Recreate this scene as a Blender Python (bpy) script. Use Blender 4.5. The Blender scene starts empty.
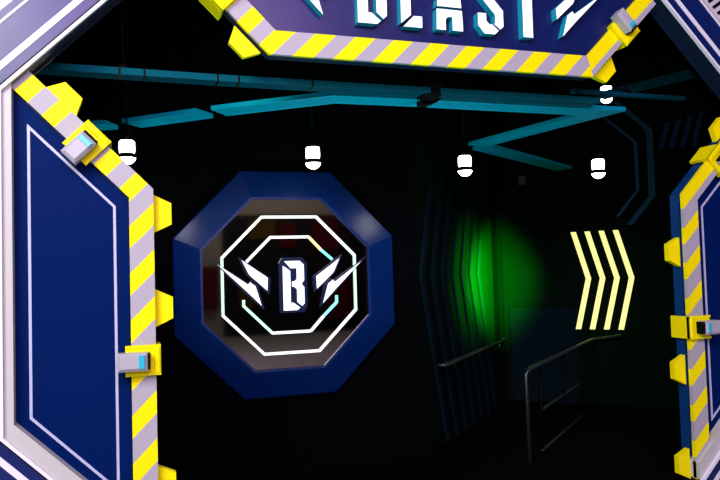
import bpy, bmesh, math
from mathutils import Matrix, Vector
S = bpy.context.scene
COL = S.collection
R2 = math.sqrt(2.0)

# ------------------------------------------------------------------ materials
def mat(name, col, rough=0.5, spec=0.5, metal=0.0, emit=None, es=0.0, noise=0.0, nscale=8.0, coat=0.0, coat_rough=0.1):
    m = bpy.data.materials.new(name); m.use_nodes = True
    nt = m.node_tree; b = nt.nodes['Principled BSDF']
    b.inputs['Base Color'].default_value = (*col, 1)
    b.inputs['Roughness'].default_value = rough
    b.inputs['Specular IOR Level'].default_value = spec
    b.inputs['Metallic'].default_value = metal
    b.inputs['Coat Weight'].default_value = coat
    b.inputs['Coat Roughness'].default_value = coat_rough
    if emit:
        b.inputs['Emission Color'].default_value = (*emit, 1)
        b.inputs['Emission Strength'].default_value = es
    if noise:
        tc = nt.nodes.new('ShaderNodeTexCoord'); nz = nt.nodes.new('ShaderNodeTexNoise')
        nz.inputs['Scale'].default_value = nscale; nz.inputs['Detail'].default_value = 4
        mr = nt.nodes.new('ShaderNodeMapRange')
        mr.inputs['To Min'].default_value = max(0.02, rough - noise); mr.inputs['To Max'].default_value = min(1, rough + noise)
        nt.links.new(tc.outputs['Object'], nz.inputs['Vector'])
        nt.links.new(nz.outputs['Fac'], mr.inputs['Value'])
        nt.links.new(mr.outputs['Result'], b.inputs['Roughness'])
    return m

def hazard(name, period, start, duty=0.48):
    """45 degree yellow / grey stripes: t = (x - z - start) / period"""
    m = mat(name, (0.6, 0.6, 0.6), 0.5, 0.12)
    nt = m.node_tree; b = nt.nodes['Principled BSDF']
    tc = nt.nodes.new('ShaderNodeTexCoord'); sp = nt.nodes.new('ShaderNodeSeparateXYZ')
    nt.links.new(tc.outputs['Object'], sp.inputs[0])
    def mth(op, a, c):
        n = nt.nodes.new('ShaderNodeMath'); n.operation = op
        for i, v in enumerate((a, c)):
            if v is None: continue
            if isinstance(v, (int, float)): n.inputs[i].default_value = v
            else: nt.links.new(v, n.inputs[i])
        return n.outputs[0]
    u = mth('SUBTRACT', sp.outputs['X'], sp.outputs['Z'])
    u = mth('SUBTRACT', u, start - 20 * period)
    u = mth('DIVIDE', u, period)
    u = mth('FRACT', u, None)
    u = mth('LESS_THAN', u, duty)
    mx = nt.nodes.new('ShaderNodeMix'); mx.data_type = 'RGBA'
    mx.inputs['A'].default_value = (0.42, 0.405, 0.435, 1)
    mx.inputs['B'].default_value = (0.97, 0.87, 0.0, 1)
    nt.links.new(u, mx.inputs['Factor'])
    nt.links.new(mx.outputs['Result'], b.inputs['Base Color'])
    return m

M = {}
M['navy'] = mat('navy_gloss_paint', (0.0004, 0.011, 0.10), 0.34, 0.3, noise=0.04, nscale=5, coat=0.22, coat_rough=0.28)
M['navy_door'] = mat('navy_satin_paint', (0.0001, 0.0105, 0.085), 0.55, 0.03)
M['navy_sign'] = mat('navy_sign_paint', (0.0004, 0.008, 0.085), 0.36, 0.4, noise=0.04, nscale=5, coat=0.3, coat_rough=0.32)
M['reveal'] = mat('deep_blue_edge_paint', (0.001, 0.04, 0.15), 0.5, 0.2)
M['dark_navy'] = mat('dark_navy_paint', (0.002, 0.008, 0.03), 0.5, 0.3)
M['white'] = mat('white_line_paint', (0.82, 0.82, 0.86), 0.45, 0.4)
M['line'] = mat('pale_line_paint', (0.48, 0.50, 0.68), 0.45, 0.3)
M['grey'] = mat('light_grey_paint', (0.53, 0.535, 0.49), 0.5, 0.2, noise=0.08)
M['yellow'] = mat('yellow_paint', (0.97, 0.87, 0.0), 0.5, 0.12)
M['block'] = mat('satin_grey_block', (0.42, 0.41, 0.44), 0.35, 0.5)
M['teal_lens'] = mat('teal_lens', (0.03, 0.5, 0.62), 0.15, 0.6)
M['black'] = mat('black_plastic', (0.0025, 0.0025, 0.003), 0.6, 0.08)
M['black_wall'] = mat('matt_black_wall', (0.0016, 0.0018, 0.0024), 0.9, 0.02)
M['black_floor'] = mat('black_vinyl_floor', (0.0015, 0.0015, 0.0015), 0.7, 0.03, noise=0.1)
M['diag_wall'] = mat('dark_corridor_wall', (0.0015, 0.008, 0.004), 0.8, 0.02)
M['slat'] = mat('dark_blue_slat', (0.002, 0.010, 0.015), 0.7, 0.03)
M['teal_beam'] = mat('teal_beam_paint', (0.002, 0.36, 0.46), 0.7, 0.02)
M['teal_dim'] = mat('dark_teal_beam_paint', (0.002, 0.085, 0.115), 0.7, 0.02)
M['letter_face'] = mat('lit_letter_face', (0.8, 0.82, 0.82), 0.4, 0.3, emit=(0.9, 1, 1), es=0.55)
M['letter_side'] = mat('teal_letter_side', (0.005, 0.36, 0.5), 0.45, 0.2)
M['ring'] = mat('blue_ring_lacquer', (0.0006, 0.020, 0.12), 0.27, 0.45, coat=0.5, coat_rough=0.25)
M['mirror'] = mat('dark_mirror_glass', (0.25, 0.235, 0.225), 0.04, 0.5, metal=1.0)
M['neon'] = mat('neon_white', (0.8, 0.8, 0.8), 0.4, emit=(0.98, 1, 0.93), es=1.0)
M['neon_green'] = mat('neon_pale_green', (0.6, 0.8, 0.6), 0.4, emit=(0.55, 1, 0.62), es=0.85)
M['neon_yellow'] = mat('neon_yellow', (0.8, 0.7, 0.3), 0.4, emit=(1, 0.86, 0.25), es=0.9)
M['neon_cyan'] = mat('neon_cyan', (0.3, 0.7, 0.8), 0.4, emit=(0.2, 0.8, 0.75), es=0.8)
M['logo_white'] = mat('lit_logo_white', (0.8, 0.8, 0.85), 0.4, emit=(0.9, 0.93, 1), es=0.85)
M['logo_navy'] = mat('logo_navy_backing', (0.002, 0.01, 0.045), 0.3, 0.5)
M['bulb'] = mat('glowing_lamp_glass', (0.9, 0.9, 0.9), 0.3, emit=(1, 0.98, 0.95), es=9.0)
M['arrow'] = mat('yellow_light_strip', (0.9, 0.85, 0.3), 0.4, emit=(1.0, 0.93, 0.30), es=1.0)
M['steel'] = mat('brushed_rail_steel', (0.09, 0.12, 0.10), 0.4, 0.4, metal=0.8)
M['hoop'] = mat('dim_blue_trim_paint', (0.008, 0.09, 0.18), 0.6, 0.2)
M['hash'] = mat('dim_indigo_paint', (0.012, 0.05, 0.17), 0.6, 0.2)
M['mall_floor'] = mat('mall_floor_tile', (0.45, 0.43, 0.41), 0.3, 0.5, noise=0.1)
M['outer_wall'] = mat('pale_grey_wall', (0.6, 0.6, 0.62), 0.6, 0.3, noise=0.08)
M['housing'] = mat('dim_grey_housing', (0.10, 0.11, 0.11), 0.5, 0.3)
HZ_DOOR = hazard('hazard_stripe_left', 0.2557, -3.13)
HZ_DOOR_R = hazard('hazard_stripe_right', 0.2516, 2.21, 0.46)
HZ_SIGN = hazard('hazard_stripe_sign', 0.2516, -1.168, 0.52)
HZ_SIGN_R = hazard('hazard_stripe_sign_end', 0.2516, -0.02, 0.62)

M['backdrop_wall'] = mat('backdrop_plaster', (0.34, 0.30, 0.25), 0.8, 0.1, noise=0.1)  # colours of the unseen wall added for the mirror's reflection
M['backdrop_dark'] = mat('backdrop_dark_panel', (0.012, 0.012, 0.016), 0.7, 0.1)
M['backdrop_red'] = mat('backdrop_red_panel', (0.09, 0.006, 0.012), 0.6, 0.1)
M['backdrop_ochre'] = mat('backdrop_ochre_panel', (0.09, 0.05, 0.006), 0.6, 0.1)

# ------------------------------------------------------------------ helpers
class MB:
    """collects shapes and links them as one mesh object"""
    def __init__(s): s.bm = bmesh.new(); s.mats = []
    def mi(s, m):
        if m not in s.mats: s.mats.append(m)
        return s.mats.index(m)
    def face(s, vs, m):
        try: f = s.bm.faces.new(vs)
        except ValueError: return
        f.material_index = s.mi(m); return f
    def prism(s, poly, y0, y1, m, side=None, tf=None):
        """polygon in (x,z) extruded from y0 (front) to y1 (back)"""
        tf = tf or (lambda p: Vector(p))
        a = [s.bm.verts.new(tf((x, y0, z))) for x, z in poly]
        b = [s.bm.verts.new(tf((x, y1, z))) for x, z in poly]
        n = len(poly); sm = side or m
        s.face(a, m); s.face(list(reversed(b)), sm)
        for i in range(n): s.face([a[i], b[i], b[(i+1) % n], a[(i+1) % n]], sm)
    def box(s, x0, x1, y0, y1, z0, z1, m, tf=None):
        s.prism([(x0, z0), (x1, z0), (x1, z1), (x0, z1)], y0, y1, m, tf=tf)
    def bbox(s, x0, x1, y0, y1, z0, z1, bev, m, tf=None):
        """box whose front edges are chamfered"""
        tf = tf or (lambda p: Vector(p))
        def loop(i, y): return [s.bm.verts.new(tf(p)) for p in ((x0+i, y, z0+i), (x1-i, y, z0+i), (x1-i, y, z1-i), (x0+i, y, z1-i))]
        L = [loop(bev, y0), loop(0, y0+bev), loop(0, y1)]
        s.face(L[0], m); s.face(list(reversed(L[2])), m)
        for a, b in zip(L, L[1:]):
            for i in range(4): s.face([a[i], b[i], b[(i+1) % 4], a[(i+1) % 4]], m)
    def loft(s, loops, m, close=False):
        V = [[s.bm.verts.new(p) for p in l] for l in loops]
        n = len(V[0])
        for a, b in zip(V, V[1:] + ([V[0]] if close else [])):
            for i in range(n): s.face([a[i], a[(i+1) % n], b[(i+1) % n], b[i]], m)
        return V
    def lathe(s, prof, m, seg=24, centre=(0, 0)):
        rings = []
        for r, z in prof:
            if r < 1e-6: rings.append([s.bm.verts.new((centre[0], centre[1], z))])
            else: rings.append([s.bm.verts.new((centre[0]+r*math.cos(2*math.pi*k/seg), centre[1]+r*math.sin(2*math.pi*k/seg), z)) for k in range(seg)])
        for a, b in zip(rings, rings[1:]):
            for k in range(seg):
                k2 = (k+1) % seg
                if len(a) == 1: f = s.face([a[0], b[k2], b[k]], m)
                elif len(b) == 1: f = s.face([a[k], a[k2], b[0]], m)
                else: f = s.face([a[k], a[k2], b[k2], b[k]], m)
                if f: f.smooth = True
    def tube(s, pts, r, m, seg=10):
        pts = [Vector(p) for p in pts]; rings = []
        for i, p in enumerate(pts):
            d = (pts[min(i+1, len(pts)-1)] - pts[max(i-1, 0)]).normalized()
            up = Vector((0, 0, 1)) if abs(d.z) < 0.9 else Vector((0, 1, 0))
            a = d.cross(up).normalized(); b = d.cross(a).normalized()
            k = 1.0
            if 0 < i < len(pts)-1:
                d1 = (pts[i]-pts[i-1]).normalized(); k = 1/max(0.4, d1.dot(d))
            rings.append([s.bm.verts.new(p + r*k*(a*math.cos(2*math.pi*j/seg)) + r*(b*math.sin(2*math.pi*j/seg))) for j in range(seg)])
        for a, b in zip(rings, rings[1:]):
            for j in range(seg):
                f = s.face([a[j], a[(j+1) % seg], b[(j+1) % seg], b[j]], m); f.smooth = True
        s.face(list(reversed(rings[0])), m); s.face(rings[-1], m)
    def sweep(s, path, prof, m):
        """profile (across, up) along an xy path with mitred corners; path points (x,y,z)"""
        path = [Vector(p) for p in path]; rings = []
        for i, p in enumerate(path):
            d0 = (path[i]-path[i-1]) if i else (path[1]-path[0])
            d1 = (path[i+1]-path[i]) if i < len(path)-1 else d0
            d0 = Vector((d0.x, d0.y, 0)).normalized(); d1 = Vector((d1.x, d1.y, 0)).normalized()
            n0 = Vector((-d0.y, d0.x, 0)); n1 = Vector((-d1.y, d1.x, 0)); n = (n0+n1).normalized(); k = 1/max(0.35, n.dot(n0))
            rings.append([s.bm.verts.new(p + n*(w*k) + Vector((0, 0, h))) for w, h in prof])
        q = len(prof)
        for a, b in zip(rings, rings[1:]):
            for j in range(q): s.face([a[j], a[(j+1) % q], b[(j+1) % q], b[j]], m)
        s.face(list(reversed(rings[0])), m); s.face(rings[-1], m)
    def build(s, name, parent=None, at=None):
        """at: world origin of the object (children inherit the parent's)"""
        o0 = parent['_o'] if parent is not None else (at or (0, 0, 0))
        bmesh.ops.translate(s.bm, verts=s.bm.verts, vec=-Vector(o0))
        bmesh.ops.recalc_face_normals(s.bm, faces=s.bm.faces)
        me = bpy.data.meshes.new(name); s.bm.to_mesh(me); s.bm.free()
        for m in s.mats: me.materials.append(m)
        o = bpy.data.objects.new(name, me); COL.objects.link(o)
        if parent is not None: o.parent = parent
        else: o.location = o0
        o['_o'] = tuple(o0)
        return o

def tag(o, label=None, cat=None, group=None, kind=None):
    if label: o['label'] = label
    if cat: o['category'] = cat
    if group: o['group'] = group
    if kind: o['kind'] = kind
    return o
def thing(name, loc, label, cat, group=None):
    o = bpy.data.objects.new(name, None); COL.objects.link(o)
    o.location = loc; o['_o'] = tuple(loc); o.empty_display_size = 0.1
    return tag(o, label, cat, group)
def struct(name, mb):
    return tag(mb.build(name), kind='structure')

XC = 1.968            # symmetry axis of the portal
FL = -0.20            # floor level
CEIL = 4.2

# ------------------------------------------------------------------ the setting
m = MB(); m.box(-4, 12, 0.06, 8, FL-0.1, FL, M['black_floor']); struct('floor', m)
m = MB(); m.box(-6, 12, -12, 0.06, FL-0.1, FL, M['mall_floor']); struct('floor_mall', m)
m = MB(); m.box(-4, 12, 0.15, 8, CEIL, CEIL+0.1, M['black_wall']); struct('ceiling', m)
m = MB(); m.box(-1.5, 2.65, 2.2, 2.32, FL, CEIL, M['black_wall']); struct('wall_back', m)
m = MB(); m.box(-1.62, -1.5, 0.15, 2.32, FL, CEIL, M['black_wall']); struct('wall_left', m)
CORNER = (4.83, 4.38)  # where the corridor wall meets the end wall
def wallseg(name, p, q, mt, th=0.12):
    d = Vector((q[0]-p[0], q[1]-p[1], 0)).normalized(); n = Vector((-d.y, d.x, 0))*th
    m = MB(); vs = []
    for z in (FL, CEIL):
        vs.append([m.bm.verts.new(v) for v in (Vector((*p, z)), Vector((*q, z)), Vector((*q, z))+n, Vector((*p, z))+n)])
    m.face(vs[0], mt); m.face(vs[1], mt)
    for i in range(4): m.face([vs[0][i], vs[0][(i+1) % 4], vs[1][(i+1) % 4], vs[1][i]], mt)
    struct(name, m)
wallseg('wall_corridor', (2.65, 2.2), CORNER, M['diag_wall'])
wallseg('wall_end', CORNER, (8.6, 0.61), M['diag_wall'])
wallseg('wall_right', (8.6, 0.61), (8.6, 0.15), M['black_wall'])
m = MB(); m.box(-6, 12, -12.1, -12, FL, 7.5, M['backdrop_wall'])  # unseen wall and shopfront, added so the dark mirror has something to reflect
m.box(2.6, 6.9, -12, -11.9, FL, 3.25, M['backdrop_dark'])
for x0, x1, z0, z1, k in ((1.75, 2.45, 0.6, 1.8, 'backdrop_red'), (3.3, 4.1, 2.55, 3.1, 'backdrop_ochre'), (4.2, 4.7, 2.3, 3.0, 'backdrop_red'), (5.2, 6.0, 2.2, 3.15, 'backdrop_red'), (5.6, 6.3, 0.2, 1.4, 'backdrop_red'), (3.0, 3.4, 0.6, 1.2, 'backdrop_ochre')):  # invented colour patches that show up in the mirror
    m.box(x0, x1, -11.9, -11.8, z0, z1, M[k])
struct('wall_added_backdrop', m)

# ------------------------------------------------------------------ portal frame
def octo(d, top=4.3):
    """portal outline offset outwards by d, open at the floor"""
    xl = -0.597-d; c = 3.17+d*R2; zt = top+d; k = 0.208-d*R2
    L = [(k-FL, FL), (xl, k-xl), (xl, c+xl), (zt-c, zt)]
    xf = min(0.148, k-FL); L = [(xf, FL), (xf, max(k-xf, FL+0.001))] + L[1:]
    return L + [(2*XC-x, z) for x, z in reversed(L)]
def band(d0, d1): return octo(d0) + list(reversed(octo(d1)))
W = 0.2935
pf = thing('portal_frame', (XC, 0, FL), 'navy octagonal outer frame with white pinstripes around the whole entrance', 'portal frame')
m = MB(); m.prism(band(0.004, W), -0.05, 0.10, M['navy'], M['dark_navy']); m.build('frame_body', pf)
m = MB(); m.prism(band(0, 0.017), -0.056, -0.03, M['white']); tag(m.build('edge_stripe', pf), 'white stripe along the inner edge')
m = MB(); m.prism(band(0.0175, 0.025), -0.053, -0.045, M['black']); tag(m.build('gap_shade_line', pf), 'black line painted in as gap shade')  # thin black strip stands in for shade in the gap
m = MB(); m.prism(band(0.074, 0.106), -0.054, -0.045, M['white']); tag(m.build('wide_stripe', pf), 'broad white stripe')
m = MB(); m.prism(band(0.245, 0.257), -0.054, -0.045, M['white']); tag(m.build('thin_stripe', pf), 'thin white stripe')
m = MB(); m.prism(band(-0.006, 0.03), 0.10, 0.12, M['dark_navy']); tag(m.build('back_flange', pf), 'dark blue flange at the back of the frame')
def border(side):
    f = (lambda x: x) if side < 0 else (lambda x: 2*XC-x)
    L = [(0.148, 0.176), (-0.552, 0.864), (-0.552, 2.618), (-0.6, 2.57), (-0.6, 0.808), (0.148, 0.06)]
    m = MB(); m.prism([(f(x), z) for x, z in L], -0.03, 0.13, M['grey']); tag(m.build('inner_border', pf), 'plain pale grey border strip')
border(-1); border(1)
# wall around the portal
o = octo(W-0.01); m = MB()
m.prism([(-4, FL)] + [(-4, 6.5), (8, 6.5), (8, FL)] + list(reversed(o)), 0.0, 0.15, M['outer_wall']); struct('wall_front', m)
vg = thing('vent_grille', (4.1, -0.05, 3.373), 'pale grey slotted grille beyond the upper right edge of the frame', 'grille')
def diag_tf(cx, cz, ang):
    ca, sa = math.cos(ang), math.sin(ang)
    return lambda p: Vector((cx + p[0]*ca - p[2]*sa, p[1], cz + p[0]*sa + p[2]*ca))
tf = diag_tf(4.1, 3.373, -math.pi/4)
m = MB(); m.box(-0.9, 0.9, -0.07, -0.05, 0.0, 0.36, M['outer_wall'], tf); m.build('grille_plate', vg)
for k in range(30):
    m = MB(); x = -0.85+k*0.056
    m.prism([(x, 0.02), (x+0.024, 0.02), (x+0.084, 0.32), (x+0.06, 0.32)], -0.074, -0.066, M['black'], tf=tf); m.build('slot', vg)

# ------------------------------------------------------------------ clamps, tabs
def make_clamp(parent, cx, cz, ang, mirror=False, hh=0.048):
    """local x points towards the opening, local z along the trim"""
    base = diag_tf(cx, cz, ang)
    tf = (lambda p: base((-p[0], p[1], p[2]))) if mirror else base
    c = MB()
    c.bbox(-0.095, 0.088, -0.03, 0.02, -0.077, 0.077, 0.006, M['yellow'], tf)
    c.bbox(0.05, 0.088, -0.04, 0.0, -0.077, 0.077, 0.008, M['yellow'], tf)
    c.box(0.066, 0.09, 0.0, 0.15, -0.078, 0.078, M['yellow'], tf)
    c.box(-0.095, 0.088, -0.034, -0.02, 0.066, 0.082, M['yellow'], tf)
    c.box(-0.095, 0.088, -0.034, -0.02, -0.082, -0.066, M['yellow'], tf)
    cl = c.build('clamp', parent); tag(cl, 'yellow clamp bracket')
    b = MB(); b.bbox(-0.135, 0.018, -0.112, -0.025, -hh, hh, 0.016, M['block'], tf)
    tag(b.build('grip_block', cl), 'grey block')
    b = MB(); b.bbox(-0.028, 0.003, -0.115, -0.10, 0.012-hh, hh-0.012, 0.003, M['teal_lens'], tf)
    tag(b.build('lens', cl), 'small teal lens')
    b = MB(); b.box(0.0185, 0.032, -0.10, -0.031, 0.006-hh, hh-0.006, M['black'], tf)
    tag(b.build('end_cap', cl), 'dark end cap')
def make_tab(parent, p, q, out, y0=0.055, y1=0.10, size=0.097):
    """hexagonal lug: base from p to q, growing towards the unit vector out"""
    p = Vector(p); q = Vector(q); o = Vector(out).normalized(); t = (q-p)
    p = p + o*0.001; q = q + o*0.001
    poly = [p, p + t*0.22 + o*size, p + t*0.78 + o*size, q]
    m = MB(); m.prism([(v.x, v.y) for v in poly], y0, y1, M['yellow'])
    m.build('tab', parent)

# ------------------------------------------------------------------ gate panels
def gate(side):
    f = (lambda x: x) if side < 0 else (lambda x: 2*XC-x)
    P = lambda L: [(f(x), z) for x, z in L]
    t = thing('gate_panel', (f(-0.2), 0, FL),
              'blue left gate panel with white outline and hazard-striped edge' if side < 0 else
              'blue right gate panel cut off by the photo edge, hazard stripe along its left', 'gate panel')
    hz = HZ_DOOR if side < 0 else HZ_DOOR_R
    # coordinates of the stripes are world ones: keep this part's origin at the world origin
    m = MB(); m.prism(P([(0.02, FL), (0.148, FL), (0.148, 2.077), (-0.52, 2.745), (-0.61, 2.66), (0.02, 2.03)]), 0.0, 0.03, hz)
    h = m.build('hazard_trim', t); shift_origin(h); tag(h, 'yellow and grey diagonal hazard stripes')
    m = MB(); m.prism(P([(-0.57, 0.855), (0.014, 0.271), (0.014, 2.026), (-0.57, 2.61)]), 0.045, 0.08, M['navy_door']); m.build('panel', t)
    m = MB(); m.prism(P([(-0.59, FL), (0.14, FL), (0.14, 2.073), (-0.52, 2.733), (-0.59, 2.66)]), 0.06, 0.14, M['reveal']); tag(m.build('panel_core', t), 'deep blue edge of the panel')
    w = 0.014
    def inset(e): return [(-0.487+e, 0.873+e*0.414), (-0.049-e, 0.435+e*2.414), (-0.049-e, 1.985-e*0.414), (-0.487+e, 2.423-e*2.414)]
    A, B = inset(0), inset(w); m = MB()
    for i in range(4):
        j = (i+1) % 4
        m.prism(P([A[i], A[j], B[j], B[i]]), 0.04, 0.046, M['line'])
    tag(m.build('outline', t), 'thin pale outline')
    out = 1 if side < 0 else -1
    for z in ((2.05, 1.525, 0.555) if side < 0 else (1.765, 0.92, 0.255)):
        make_tab(t, (f(0.148), z), (f(0.148), z-0.212), (out, 0))
    make_tab(t, (f(-0.40), 2.625), (f(-0.248), 2.473), (out, 1))
    make_clamp(t, f(0.084), 1.145 if side < 0 else 1.12, 0, mirror=side > 0)
    a = math.pi/4
    make_clamp(t, f(-0.185), 2.322, a if side < 0 else -a, mirror=side > 0)
    return t
def shift_origin(o):
    """give a part a world-origin object space without moving it"""
    off = Vector(o['_o']); o.data.transform(Matrix.Translation(off)); o.location = -off
gate(-1); gate(1)

# ------------------------------------------------------------------ lettering
LET = {
 'B': [[(0, 0), (.29, 0), (.345, .05), (.21, .155), (.155, .155), (.155, .80), (0, .91)],
       [(.03, 1), (.35, 1), (.44, .92), (.44, .60), (.385, .53), (.44, .46), (.44, .13), (.385, .08), (.285, .165), (.285, .42), (.235, .475), (.185, .475), (.185, .585), (.235, .585), (.285, .63), (.285, .85), (.165, .85)]],
 'L': [[(0, 1), (.155, 1), (.155, .175), (0, .045)], [(.035, 0), (.33, 0), (.33, .165), (.20, .165)]],
 'A': [[(0, 0), (.15, 0), (.15, .16), (.19, .20), (.26, .20), (.26, 0), (.43, 0), (.43, .10), (.42, .31), (.01, .31)],
       [(.015, .35), (.415, .35), (.345, 1), (.085, 1), (.05, .68), (.165, .68), (.185, .86), (.245, .86), (.275, .47), (.03, .47)]],
 'S': [[(0, .31), (.14, .31), (.14, .20), (.19, .145), (.24, .145), (.345, .06), (.28, 0), (.10, 0), (0, .12)],
       [(.43, .13), (.375, .08), (.275, .155), (.29, .19), (.29, .30), (0, .62), (0, .89), (.10, 1), (.33, 1), (.43, .89), (.43, .72), (.29, .72), (.29, .81), (.25, .85), (.18, .85), (.14, .81), (.14, .69), (.43, .37)]],
 'T': [[(.14, 0), (.31, 0), (.31, .83), (.45, .83), (.45, 1), (0, 1), (0, .83), (.14, .83)]],
}
WING = [[(0, 0), (.82, .69), (.58, .19), (.02, -.32)], [(.20, -.80), (.38, -.18), (.50, -.24), (1.62, .55), (.69, -.22), (.56, -.13)]]
WING[1] = [(.20, -.80), (.40, -.16), (.52, -.24), (1.62, .56), (.72, -.20), (.60, -.14)]
WING[1] = [(.20, -.80), (.42, -.13), (.62, .0), (.60, -.10), (1.62, .58), (.62, -.30)]
WING[1] = [(.20, -.80), (.38, -.17), (.55, -.04), (.62, -.12), (1.62, .58), (.66, -.33)]
WING2 = [[(0, 0), (.78, .55), (.56, .10), (.02, -.39)], [(.20, -.84), (.38, -.24), (.54, -.12), (.60, -.19), (1.50, .44), (.66, -.38)]]
def letter(parent, ch, x, z, h, y0, y1, face, side, name='letter'):
    m = MB()
    for poly in LET[ch]: m.prism([(x+a*h, z+b*h) for a, b in poly], y0, y1, face, side)
    return m.build(name, parent)
def wing(parent, x, z, s, y0, y1, face, side, mirror=False, name='lightning_bolt', shape=None):
    m = MB(); k = -1 if mirror else 1
    for poly in (shape or WING): m.prism([(x+k*a*s, z+b*s) for a, b in poly], y0, y1, face, side)
    return m.build(name, parent)

# ------------------------------------------------------------------ hanging sign
SX = 1.94
sg = thing('entrance_sign', (SX, 0.05, 2.877), 'large navy sign with white block letters hanging over the entrance', 'sign')
def mir(L): return L + [(2*SX-x, z) for x, z in reversed(L)]
panel = mir([(0.90, 2.94), (0.27, 3.57), (1.13, 4.26)])
panel = [(0.86, 2.96), (2*SX-0.86, 2.96), (2*SX-0.31, 3.50), (2*SX-1.13, 4.28), (1.13, 4.28), (0.31, 3.50)]
m = MB(); m.prism(panel, 0.025, 0.10, M['navy_sign'], M['dark_navy']); m.build('sign_panel', sg)
m = MB()
zl, zu = 2.877, 3.02
i0 = (3.876-zu, zu); o0 = (3.69-zl, zl); i1 = (2*SX-i0[0], zu); o1 = (2*SX-o0[0], zl)
# left chamfer ends where it meets the frame (z - x = 3.19)
m.prism([(0.25, 3.44), o0, i0, (0.343, 3.533)], 0.0, 0.03, HZ_SIGN)
m.prism([o0, (o1[0], zl), (i1[0]-0.0, zu), i0], 0.0, 0.03, HZ_SIGN)
m.prism([o1, (2*SX-0.25, 3.44), (2*SX-0.343, 3.533), i1], 0.0, 0.03, HZ_SIGN_R)
h = m.build('hazard_trim', sg); shift_origin(h); tag(h, 'yellow and grey diagonal hazard stripes')
m = MB(); m.prism([(0.262, 3.44), (0.819, 2.884), (2*SX-0.819, 2.884), (2*SX-0.262, 3.44), (2*SX-0.35, 3.52), (2*SX-0.86, 3.0), (0.86, 3.0), (0.35, 3.52)], 0.03, 0.13, M['dark_navy'])
tag(m.build('trim_core', sg), 'dark edge behind the stripes')
for k in (0, 1):
    f = (lambda x: x) if not k else (lambda x: 2*SX-x)
    make_tab(sg, (f(0.622), 3.045), (f(0.772), 2.895), (-1 if not k else 1, -1), 0.045, 0.085)
    make_clamp(sg, f(0.548), 3.222, math.pi/4+math.pi if not k else -math.pi/4+math.pi, mirror=bool(k), hh=0.038)
LH, LZ = 0.43, 3.10
for ch, x in (('B', 1.357), ('L', 1.64), ('A', 1.88), ('S', 2.175), ('T', 2.447)):
    letter(sg, ch, x, LZ, LH, -0.035, 0.03, M['letter_face'], M['letter_side'])
wing(sg, 2.765, 3.315, 0.235, -0.035, 0.03, M['letter_face'], M['letter_side'])
wing(sg, 1.185, 3.315, 0.235, -0.035, 0.03, M['letter_face'], M['letter_side'], True)

# ------------------------------------------------------------------ octagon wall sign
OX, OZ = 1.345, 1.497
ow = thing('octagon_sign', (OX, 2.2, OZ), 'blue octagonal wall sign with lit B emblem on dark mirror glass', 'wall sign')
def octagon(a, y, cx=OX, cz=OZ):
    h = a*math.tan(math.pi/8)
    return [(cx+x, y, cz+z) for x, z in ((h, a), (a, h), (a, -h), (h, -a), (-h, -a), (-a, -h), (-a, h), (-h, a))]
m = MB(); m.loft([octagon(a, y, OX+(0.03 if a > 0.9 else 0.0)) for a, y in ((0.998, 2.2), (0.998, 2.13), (0.988, 2.118), (0.755, 2.008), (0.735, 2.008), (0.735, 2.06))], M['ring']); m.build('ring', ow)
m = MB(); m.prism([(p[0], p[2]) for p in octagon(0.738, 0)], 2.025, 2.05, M['mirror']); tag(m.build('mirror', ow), 'dark mirror glass')
def neon(pts, mats, w=0.0115, name='neon_tube'):
    """strip segments with mitred ends; pts relative to the sign centre"""
    pts = [Vector(p) for p in pts]; closed = (pts[0]-pts[-1]).length < 1e-6
    if closed: pts = pts[:-1]
    n = len(pts); off = []
    for i in range(n):
        a = pts[i]-pts[i-1] if (i or closed) else pts[1]-pts[0]
        b = pts[(i+1) % n]-pts[i] if (i < n-1 or closed) else a
        a.normalize(); b.normalize(); na = Vector((-a.y, a.x)); nb = Vector((-b.y, b.x)); v = (na+nb).normalized()
        off.append(v*(w/max(0.4, v.dot(na))))
    for i in range(n if closed else n-1):
        j = (i+1) % n; m = MB()
        q = [pts[i]+off[i], pts[j]+off[j], pts[j]-off[j], pts[i]-off[i]]
        m.prism([(OX+v.x, OZ+v.y) for v in q], 2.010, 2.026, M[mats[i % len(mats)]]); m.build(name, ow)
A = 0.592; h = A*math.tan(math.pi/8)
ring = [(-h, A), (h, A), (A, h), (A, -h), (h, -A), (-h, -A), (-A, -h), (-A, h), (-h, A)]
ring = [(x+0.02, z-0.01) for x, z in ring]
neon(ring, ['neon', 'neon', 'neon_green', 'neon', 'neon', 'neon', 'neon_green', 'neon'])
A = 0.415; h = A*math.tan(math.pi/8)
neon([(-0.385+0.02, 0.195), (-h+0.02, A-0.01), (h+0.02, A-0.01)], ['neon', 'neon'])
neon([(h+0.02, A-0.01), (0.30, 0.29)], ['neon_yellow']); neon([(0.30, 0.29), (0.405, 0.20)], ['neon_cyan'])
neon([(-A+0.02, -0.13), (-A+0.02, -h-0.01), (-h+0.02, -A-0.01), (h+0.02, -A-0.01)], ['neon_green', 'neon_green', 'neon'])
neon([(h+0.02, -A-0.01), (0.31, -0.30)], ['neon']); neon([(0.31, -0.30), (A+0.02, -h-0.01), (A+0.02, -0.12)], ['neon_cyan', 'neon_cyan'])
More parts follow.
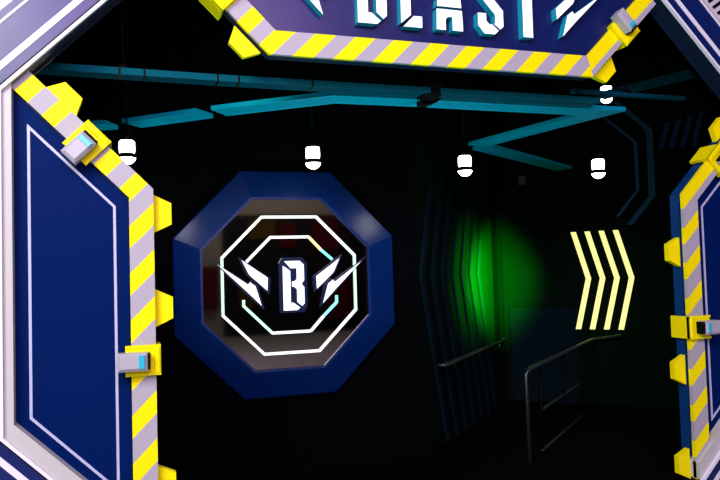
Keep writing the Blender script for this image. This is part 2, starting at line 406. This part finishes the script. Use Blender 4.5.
# B emblem with its two bolts
bh = 0.43; bx = OX+0.040-0.22*bh; bz = OZ-0.02-bh/2
m = MB(); m.prism([(bx-0.03, bz-0.02), (bx+.44*bh+0.0, bz-0.02), (bx+.44*bh+0.03, bz+0.04), (bx+.44*bh+0.03, bz+bh-.02), (bx+.44*bh-0.01, bz+bh+0.03), (bx-0.0, bz+bh+0.03), (bx-0.03, bz+bh-.02)], 2.006, 2.02, M['logo_navy'])
tag(m.build('emblem_backing', ow), 'navy outline behind the emblem')
letter(ow, 'B', bx, bz, bh, 1.990, 2.007, M['logo_white'], M['logo_navy'])
for k in (False, True):
    sgn = -1 if k else 1
    wx, wz, ws = OX+0.028+sgn*0.215, OZ+0.055, 0.285
    m = MB()
    for poly in WING2:
        c = Vector((sum(a for a, b in poly)/len(poly), sum(b for a, b in poly)/len(poly)))
        L = [c+(Vector(p)-c)*1.15 + (Vector(p)-c).normalized()*0.05 for p in poly]
        m.prism([(wx+sgn*v.x*ws, wz+v.y*ws) for v in L], 2.005 if poly is WING2[0] else 2.006, 2.018, M['logo_navy'])
    tag(m.build('emblem_backing', ow), 'navy outline behind the bolt')
    wing(ow, wx, wz, ws, 1.990, 2.006, M['logo_white'], M['logo_navy'], k, shape=WING2)

# ------------------------------------------------------------------ ceiling beams
def prof(w, h):
    g = 0.008; b = w/2
    return [(-b, 0), (-b, h), (b, h), (b, 0), (b*0.62, 0), (b*0.55, g), (b*0.42, g), (b*0.35, 0), (b*0.1, 0), (b*0.05, g), (-b*0.05, g), (-b*0.1, 0), (-b*0.35, 0), (-b*0.42, g), (-b*0.55, g), (-b*0.62, 0)]
def beam(path, w, h, mt, label, rods=(), mtname='beam_body'):
    p0 = path[0]
    t = thing('ceiling_beam', p0, label, 'ceiling beam', 'zigzag ceiling beams')
    m = MB(); m.sweep(path, prof(w, h), mt); m.build(mtname, t)
    for x, y in rods:
        m = MB(); z = p0[2]+h
        m.tube([(x, y, z-0.01), (x, y, CEIL)], 0.004, M['black'], 8); m.lathe([(0, z+0.03), (0.03, z+0.03), (0.035, z-0.005), (0, z-0.005)], M['black'], 12, (x, y))
        tag(m.build('hanger_rod', t), 'thin black hanger')
    return t
Z = 2.78
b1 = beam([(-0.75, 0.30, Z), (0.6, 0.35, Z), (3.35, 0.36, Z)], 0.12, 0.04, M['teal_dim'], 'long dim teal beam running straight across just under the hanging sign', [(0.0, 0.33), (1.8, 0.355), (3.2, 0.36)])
for x in (-0.02, 0.12, 0.55, 0.68, 1.15):
    y = 0.30+(x+0.75)*0.037 if x < 0.6 else 0.352
    m = MB(); m.box(x-0.006, x+0.006, y-0.063, y+0.063, Z-0.004, Z+0.044, M['black']); tag(m.build('joint_strap', b1), 'thin black joint strap')
beam([(-0.42, 1.96, Z), (-0.09, 1.80, Z)], 0.22, 0.032, M['teal_beam'], 'short blue-teal beam stub at far left behind the upper gate clamp', [(-0.25, 1.88)])
beam([(0.06, 1.72, Z), (0.57, 1.255, Z)], 0.22, 0.032, M['teal_beam'], 'slanting blue-teal beam above and left of the octagonal sign', [(0.35, 1.46)])
beam([(0.665, 1.165, Z), (1.38, 0.60, Z), (2.04, 0.58, Z)], 0.22, 0.032, M['teal_beam'], 'bent bright teal beam peaking above the octagonal sign', [(1.0, 0.90), (1.8, 0.59)])
beam([(2.12, 0.585, Z), (3.60, 0.60, Z), (3.30, 2.13, Z)], 0.22, 0.032, M['teal_beam'], 'bright teal beam ending in a sharp point below the right end of the hanging sign', [(2.6, 0.59), (3.5, 1.55)])
beam([(3.42, 2.24, Z), (5.25, 3.50, Z)], 0.22, 0.032, M['teal_beam'], 'greenish beam receding over the corridor between two pendant lamps', [(4.4, 2.88)])
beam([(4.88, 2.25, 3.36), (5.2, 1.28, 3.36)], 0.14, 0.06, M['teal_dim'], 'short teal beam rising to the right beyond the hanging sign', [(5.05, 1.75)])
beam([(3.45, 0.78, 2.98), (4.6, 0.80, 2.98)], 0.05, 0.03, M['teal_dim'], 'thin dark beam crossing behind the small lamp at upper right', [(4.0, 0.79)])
# black mounting box with a lit lip in the gap of the bright beams
mb = thing('mounting_box', (1.98, 0.36, 2.9), 'black mounting box in the gap between the teal beams below the sign', 'bracket')
m = MB(); m.bbox(1.93, 2.06, 0.295, 0.43, 2.765, 3.0, 0.01, M['black']); m.tube([(1.995, 0.37, 3.0), (1.995, 0.37, CEIL)], 0.02, M['black']); m.build('box', mb)
m = MB(); m.prism([(1.99, 2.74), (2.09, 2.76), (2.15, 2.80), (2.11, 2.83), (1.98, 2.79)], 0.46, 0.56, M['black']); m.build('arm', mb)

# ------------------------------------------------------------------ pendant lamps
def lamp(x, y, z, label, first=[None]):
    if first[0] is None:
        t = thing('pendant_lamp', (0, 0, 0), label, 'pendant lamp', 'caged jar pendant lamps')
        m = MB(); m.tube([(0, 0, 0.13), (0, 0, 0.62)], 0.006, M['black'], 8); m.build('cord', t)
        m = MB(); m.lathe([(0, 0.15), (0.02, 0.15), (0.026, 0.12), (0.05, 0.105), (0.058, 0.078), (0.058, 0.06), (0, 0.06)], M['black']); m.build('cap', t)
        m = MB(); m.lathe([(0, 0.062), (0.05, 0.062), (0.057, 0.05), (0.058, 0.0), (0.056, -0.032), (0.05, -0.04), (0, -0.04)], M['bulb']); tag(m.build('glass_jar', t), 'glowing white glass')
        m = MB(); m.lathe([(0.0, -0.038), (0.058, -0.038), (0.062, -0.044), (0.066, -0.066), (0.062, -0.074), (0, -0.074)], M['black']); m.build('collar_ring', t)
        m = MB(); m.lathe([(0, -0.073), (0.063, -0.073), (0.061, -0.082), (0.051, -0.099), (0.032, -0.114), (0.012, -0.121), (0, -0.122)], M['bulb']); tag(m.build('glass_dome', t), 'glowing white dome')
        for k in range(6):
            m = MB(); a = k*math.pi/3+0.3; c, s = math.cos(a), math.sin(a)
            m.tube([(0.064*c, 0.064*s, 0.068), (0.070*c, 0.070*s, 0.01), (0.068*c, 0.068*s, -0.045)], 0.002, M['black'], 6); m.build('cage_wire', t)
        first[0] = t
    else:
        src = first[0]; t = src.copy(); COL.objects.link(t)
        for ch in list(src.children):
            c = ch.copy(); COL.objects.link(c); c.parent = t
        t['label'] = label
    t.location = (x, y, z)
    # the cord is stretched to reach the ceiling
    for c in t.children:
        if c.name.startswith('cord'): c.data = c.data.copy(); [setattr(v, 'co', Vector((v.co.x, v.co.y, CEIL-z if v.co.z > 0.4 else v.co.z))) for v in c.data.vertices]
    return t
lamp(0.02, 1.6, 2.575, 'glowing pendant lamp at far left, half behind the left gate trim')
lamp(1.485, 1.6, 2.565, 'glowing pendant lamp hanging right above the octagonal sign')
lamp(2.885, 1.6, 2.525, 'glowing pendant lamp in front of the dark chevron slats')
lamp(4.305, 1.6, 2.525, 'glowing pendant lamp hanging above the yellow arrow lights')
lamp(4.99, 2.3, 3.45, 'small glowing pendant lamp just under the right corner of the sign')

# ------------------------------------------------------------------ corridor: slats, arrows, hoops, rails
U1 = Vector((1, 1, 0)).normalized()      # along the corridor wall
N1 = Vector((1, -1, 0)).normalized()     # out of it
U2 = Vector((1, -1, 0)).normalized()     # along the end wall, towards the viewer's right
N2 = Vector((-1, -1, 0)).normalized()
def on_wall(origin, U, N):
    O = Vector((*origin, 0))
    return lambda p: O + U*p[0] + N*(-p[1]) + Vector((0, 0, p[2]))
wallA = on_wall((2.65, 2.2), U1, N1); wallB = on_wall(CORNER, U2, N2)
names = ['first', 'second', 'third', 'fourth', 'fifth', 'sixth', 'seventh', 'eighth']
for k in range(7):
    s = 0.03 + k*0.30; w = 0.085
    pts = [(0.42, 2.75), (0.0, 1.52), (0.60, FL)]
    m = MB()
    poly = [(s+a, z) for a, z in pts] + [(s+a+w, z) for a, z in reversed(pts)]
    m.prism(poly, -0.03, 0.0, M['slat'], tf=wallA)
    tag(m.build('chevron_slat'), 'dark bent chevron slat on corridor wall, %s counted from the octagonal sign' % names[k], 'wall slat', 'chevron slats on the corridor wall')
# corner post
m = MB(); m.box(2.59, 2.625, -0.06, 0.0, FL, 3.0, M['black_wall'], wallA); tag(m.build('corner_post'), 'dark upright post crossing the green-lit corridor wall', 'post')
# finely ribbed lower panel
m = MB()
m.box(0.08, 0.95, -0.015, 0.0, FL, 1.02, M['slat'], wallB)
for k in range(14): m.box(0.09+k*0.062, 0.115+k*0.062, -0.035, -0.01, FL, 1.0, M['slat'], wallB)
tag(m.build('ribbed_panel'), 'dark finely ribbed panel low on the wall below the green light', 'wall panel')
# yellow arrows
def at_end(px, py): pass
for k in range(4):
    s0 = 0.92 + k*0.172; w = 0.063
    zt, zm, zb = 2.00, 1.40, 0.755
    pts = [(s0, zt), (s0+0.165, zm), (s0+0.015, zb)]
    m = MB(); m.prism([(a, z) for a, z in pts] + [(a+w, z) for a, z in reversed(pts)], -0.05, -0.02, M['arrow'], tf=wallB)
    t = m.build('arrow_light')
    tag(t, ['leftmost', 'second from left', 'third from left', 'rightmost'][k] + ' of four glowing yellow chevron arrow strips', 'arrow light', 'yellow chevron arrow lights')
    m = MB(); m.prism([(a-0.005, z) for a, z in pts] + [(a+w+0.005, z) for a, z in reversed(pts)], -0.022, 0.0, M['black'], tf=wallB); m.build('backing_strip', t)
# blue hoops
def hoop(pts, w, label):
    m = MB(); m.prism([(a, z) for a, z in pts] + [(a-w, z) for a, z in reversed(pts)], -0.05, 0.0, M['hoop'], tf=wallB)
    tag(m.build('octagon_trim'), label, 'wall trim', 'dim blue octagon trims')
hoop([(1.57, 3.62), (1.95, 3.22), (1.95, 2.40), (1.68, 2.06)], 0.075, 'dim blue angular trim on the far wall, the outer of two by the arrows')
hoop([(1.40, 3.45), (1.77, 3.08), (1.77, 2.48), (1.52, 2.17)], 0.04, 'dim blue angular trim on the far wall, the thin inner one')
for k in range(4):
    s0 = 2.0+k*0.125; m = MB()
    m.prism([(s0, 2.97), (s0+0.055, 2.97), (s0+0.155, 3.28+0.03*k), (s0+0.10, 3.28+0.03*k)], -0.03, 0.0, M['hash'], tf=wallB)
    tag(m.build('slanted_bar'), ['dim indigo slanted wall bar nearest the blue angular trims', 'dim indigo slanted wall bar, second right of the blue angular trims', 'dim indigo slanted wall bar, third right of the blue angular trims', 'dim indigo slanted wall bar, fourth right of the blue angular trims'][k], 'wall bar', 'dim slanted wall bars')
# left handrail on the corridor wall
t = thing('handrail', (2.88, 2.43, 0.64), 'thin steel handrail along the corridor wall below the green light', 'handrail')
def off(p, d): return Vector((p[0], p[1], p[2])) + N1*d
m = MB(); m.tube([off((2.93, 2.48, 0.62), 0.02), off((2.93, 2.48, 0.62), 0.09), off((4.66, 4.21, 0.635), 0.09), off((4.66, 4.21, 0.635), 0.02)], 0.018, M['steel'], 10); m.build('rail', t)
for d in (0.35, 1.2, 2.1):
    b = Vector((2.93, 2.48, 0.60)) + U1*d
    m = MB(); m.tube([b + N1*0.0 + Vector((0, 0, -0.06)), b + N1*0.07 + Vector((0, 0, -0.05)), b + N1*0.09 + Vector((0, 0, 0.01))], 0.008, M['steel'], 8); m.build('wall_bracket', t)
# free standing railing of the ramp
RD = Vector((1.55, 1.36, 0)).normalized(); r0 = Vector((3.46, 1.64, 0)); LN = 2.80
t = thing('railing', tuple(r0 + Vector((0, 0, FL))), 'steel ramp railing with three level bars in the dark at lower right', 'railing')
m = MB()
P0 = r0 + Vector((0, 0, 0.64)); P1 = P0 + RD*LN
m.tube([r0 + Vector((0, 0, FL)), r0 + Vector((0, 0, 0.60)), P0 + RD*0.04, P1 - RD*0.04, P1 + Vector((0.04, -0.02, 0)), P1 + Vector((0.24, -0.24, 0.05))], 0.020, M['steel'], 10); m.build('top_rail', t)
for z, a, b in ((0.20, 0.42, 2.75), (FL+0.02, 0.40, 2.65)):
    m = MB(); m.tube([r0 + RD*a + Vector((0, 0, z)), r0 + RD*b + Vector((0, 0, z))], 0.013, M['steel'], 8); m.build('bar', t)
for a in (0.42, 1.3, 2.2):
    m = MB(); m.tube([r0 + RD*a + Vector((0, 0, FL)), r0 + RD*a + Vector((0, 0, 0.64))], 0.014, M['black'], 8); tag(m.build('post', t), 'black post')
# small sensor housing on the far wall
t = thing('ceiling_sensor', tuple(wallB((0.33, -0.06, 2.72))), 'tiny dim grey sensor housing high in the dark corridor', 'sensor')
m = MB(); m.bbox(0.28, 0.37, -0.12, -0.03, 2.66, 2.78, 0.015, M['housing'], wallB); m.box(0.30, 0.35, -0.03, 0.0, 2.74, 2.77, M['black'], wallB); m.build('housing', t)

# ------------------------------------------------------------------ light
def area(name, loc, target, sx, sy, power, col, spread=180):
    l = bpy.data.lights.new(name, 'AREA'); l.shape = 'RECTANGLE'; l.size = sx; l.size_y = sy; l.energy = power; l.color = col; l.spread = math.radians(spread)
    o = bpy.data.objects.new(name, l); COL.objects.link(o); o.location = loc
    o.rotation_euler = (Vector(target)-Vector(loc)).to_track_quat('-Z', 'Y').to_euler(); return o
area('mall_ceiling_light', (-2.2, -4.2, 4.6), (0.4, 0, 1.9), 2.0, 1.5, 300, (0.99, 1.0, 1.0))
area('added_glare_light', (0.4, -7.2, 5.5), (0.6, 0, 2.6), 4.4, 1.6, 330, (0.8, 0.42, 1.0))  # added lavender light, placed to reflect as glare in the navy paint
area('mall_fill_light', (-0.3, -7.5, 3.9), (2.8, 0, 1.5), 3.0, 2.0, 140, (0.95, 0.95, 1.0))
area('added_backdrop_light', (3.5, -8.6, 5.9), (4.2, -12, 1.5), 3.0, 1.0, 160, (1.0, 0.92, 0.82))  # added lamp, brightens the unseen wall that the mirror reflects
area('added_beam_uplight', (1.6, 0.40, -0.12), (1.7, 1.2, 2.8), 2.6, 0.2, 17, (0.05, 0.85, 1.0), 90)  # added unseen light without a fixture, brightens the teal beams from below
g = bpy.data.lights.new('green_spot', 'SPOT'); g.energy = 2700; g.color = (0.0, 1.0, 0.01); g.spot_size = math.radians(62); g.spot_blend = 1.0; g.shadow_soft_size = 0.12
go = bpy.data.objects.new('green_spot', g); COL.objects.link(go); go.location = (4.32, 2.5, 1.48)
go.rotation_euler = (Vector((4.17, 3.95, 1.40))-Vector(go.location)).to_track_quat('-Z', 'Y').to_euler(); go.scale = (1.3, 1, 1)
g2 = g.copy(); g2.energy = 430; g2.spot_size = math.radians(75)
go2 = bpy.data.objects.new('green_fill_spot', g2); COL.objects.link(go2); go2.location = (4.3, 2.3, 1.5)  # added weak fill, spreads the green further left along the corridor wall
go2.rotation_euler = (Vector((3.75, 3.3, 1.45))-Vector(go2.location)).to_track_quat('-Z', 'Y').to_euler()

w = bpy.data.worlds.new('mall_ambient'); S.world = w; w.use_nodes = True
w.node_tree.nodes['Background'].inputs[0].default_value = (0.95, 0.92, 1.0, 1)
w.node_tree.nodes['Background'].inputs[1].default_value = 0.06

# ------------------------------------------------------------------ camera
def rot(yaw, pitch, roll):
    cy, sy = math.cos(yaw), math.sin(yaw)
    fwd = Vector((sy*math.cos(pitch), cy*math.cos(pitch), math.sin(pitch)))
    right = Vector((cy, -sy, 0)); up = right.cross(fwd)
    r = right*math.cos(roll) + up*math.sin(roll); u = -right*math.sin(roll) + up*math.cos(roll)
    return Matrix((r, u, -fwd)).transposed()
cam = bpy.data.cameras.new('camera'); cam.lens = 35.0; cam.sensor_width = 36; cam.clip_start = 0.05
co = bpy.data.objects.new('camera', cam); COL.objects.link(co)
co.matrix_world = Matrix.Translation((0, -4, 1.6)) @ rot(0.3233036, 0.042063, -0.0293539).to_4x4()
S.camera = co

S.view_settings.view_transform = 'Standard'; S.view_settings.look = 'None'
S.view_settings.exposure = 0; S.view_settings.gamma = 1; S.view_settings.use_curve_mapping = False
for o in S.objects:
    if '_o' in o: del o['_o']
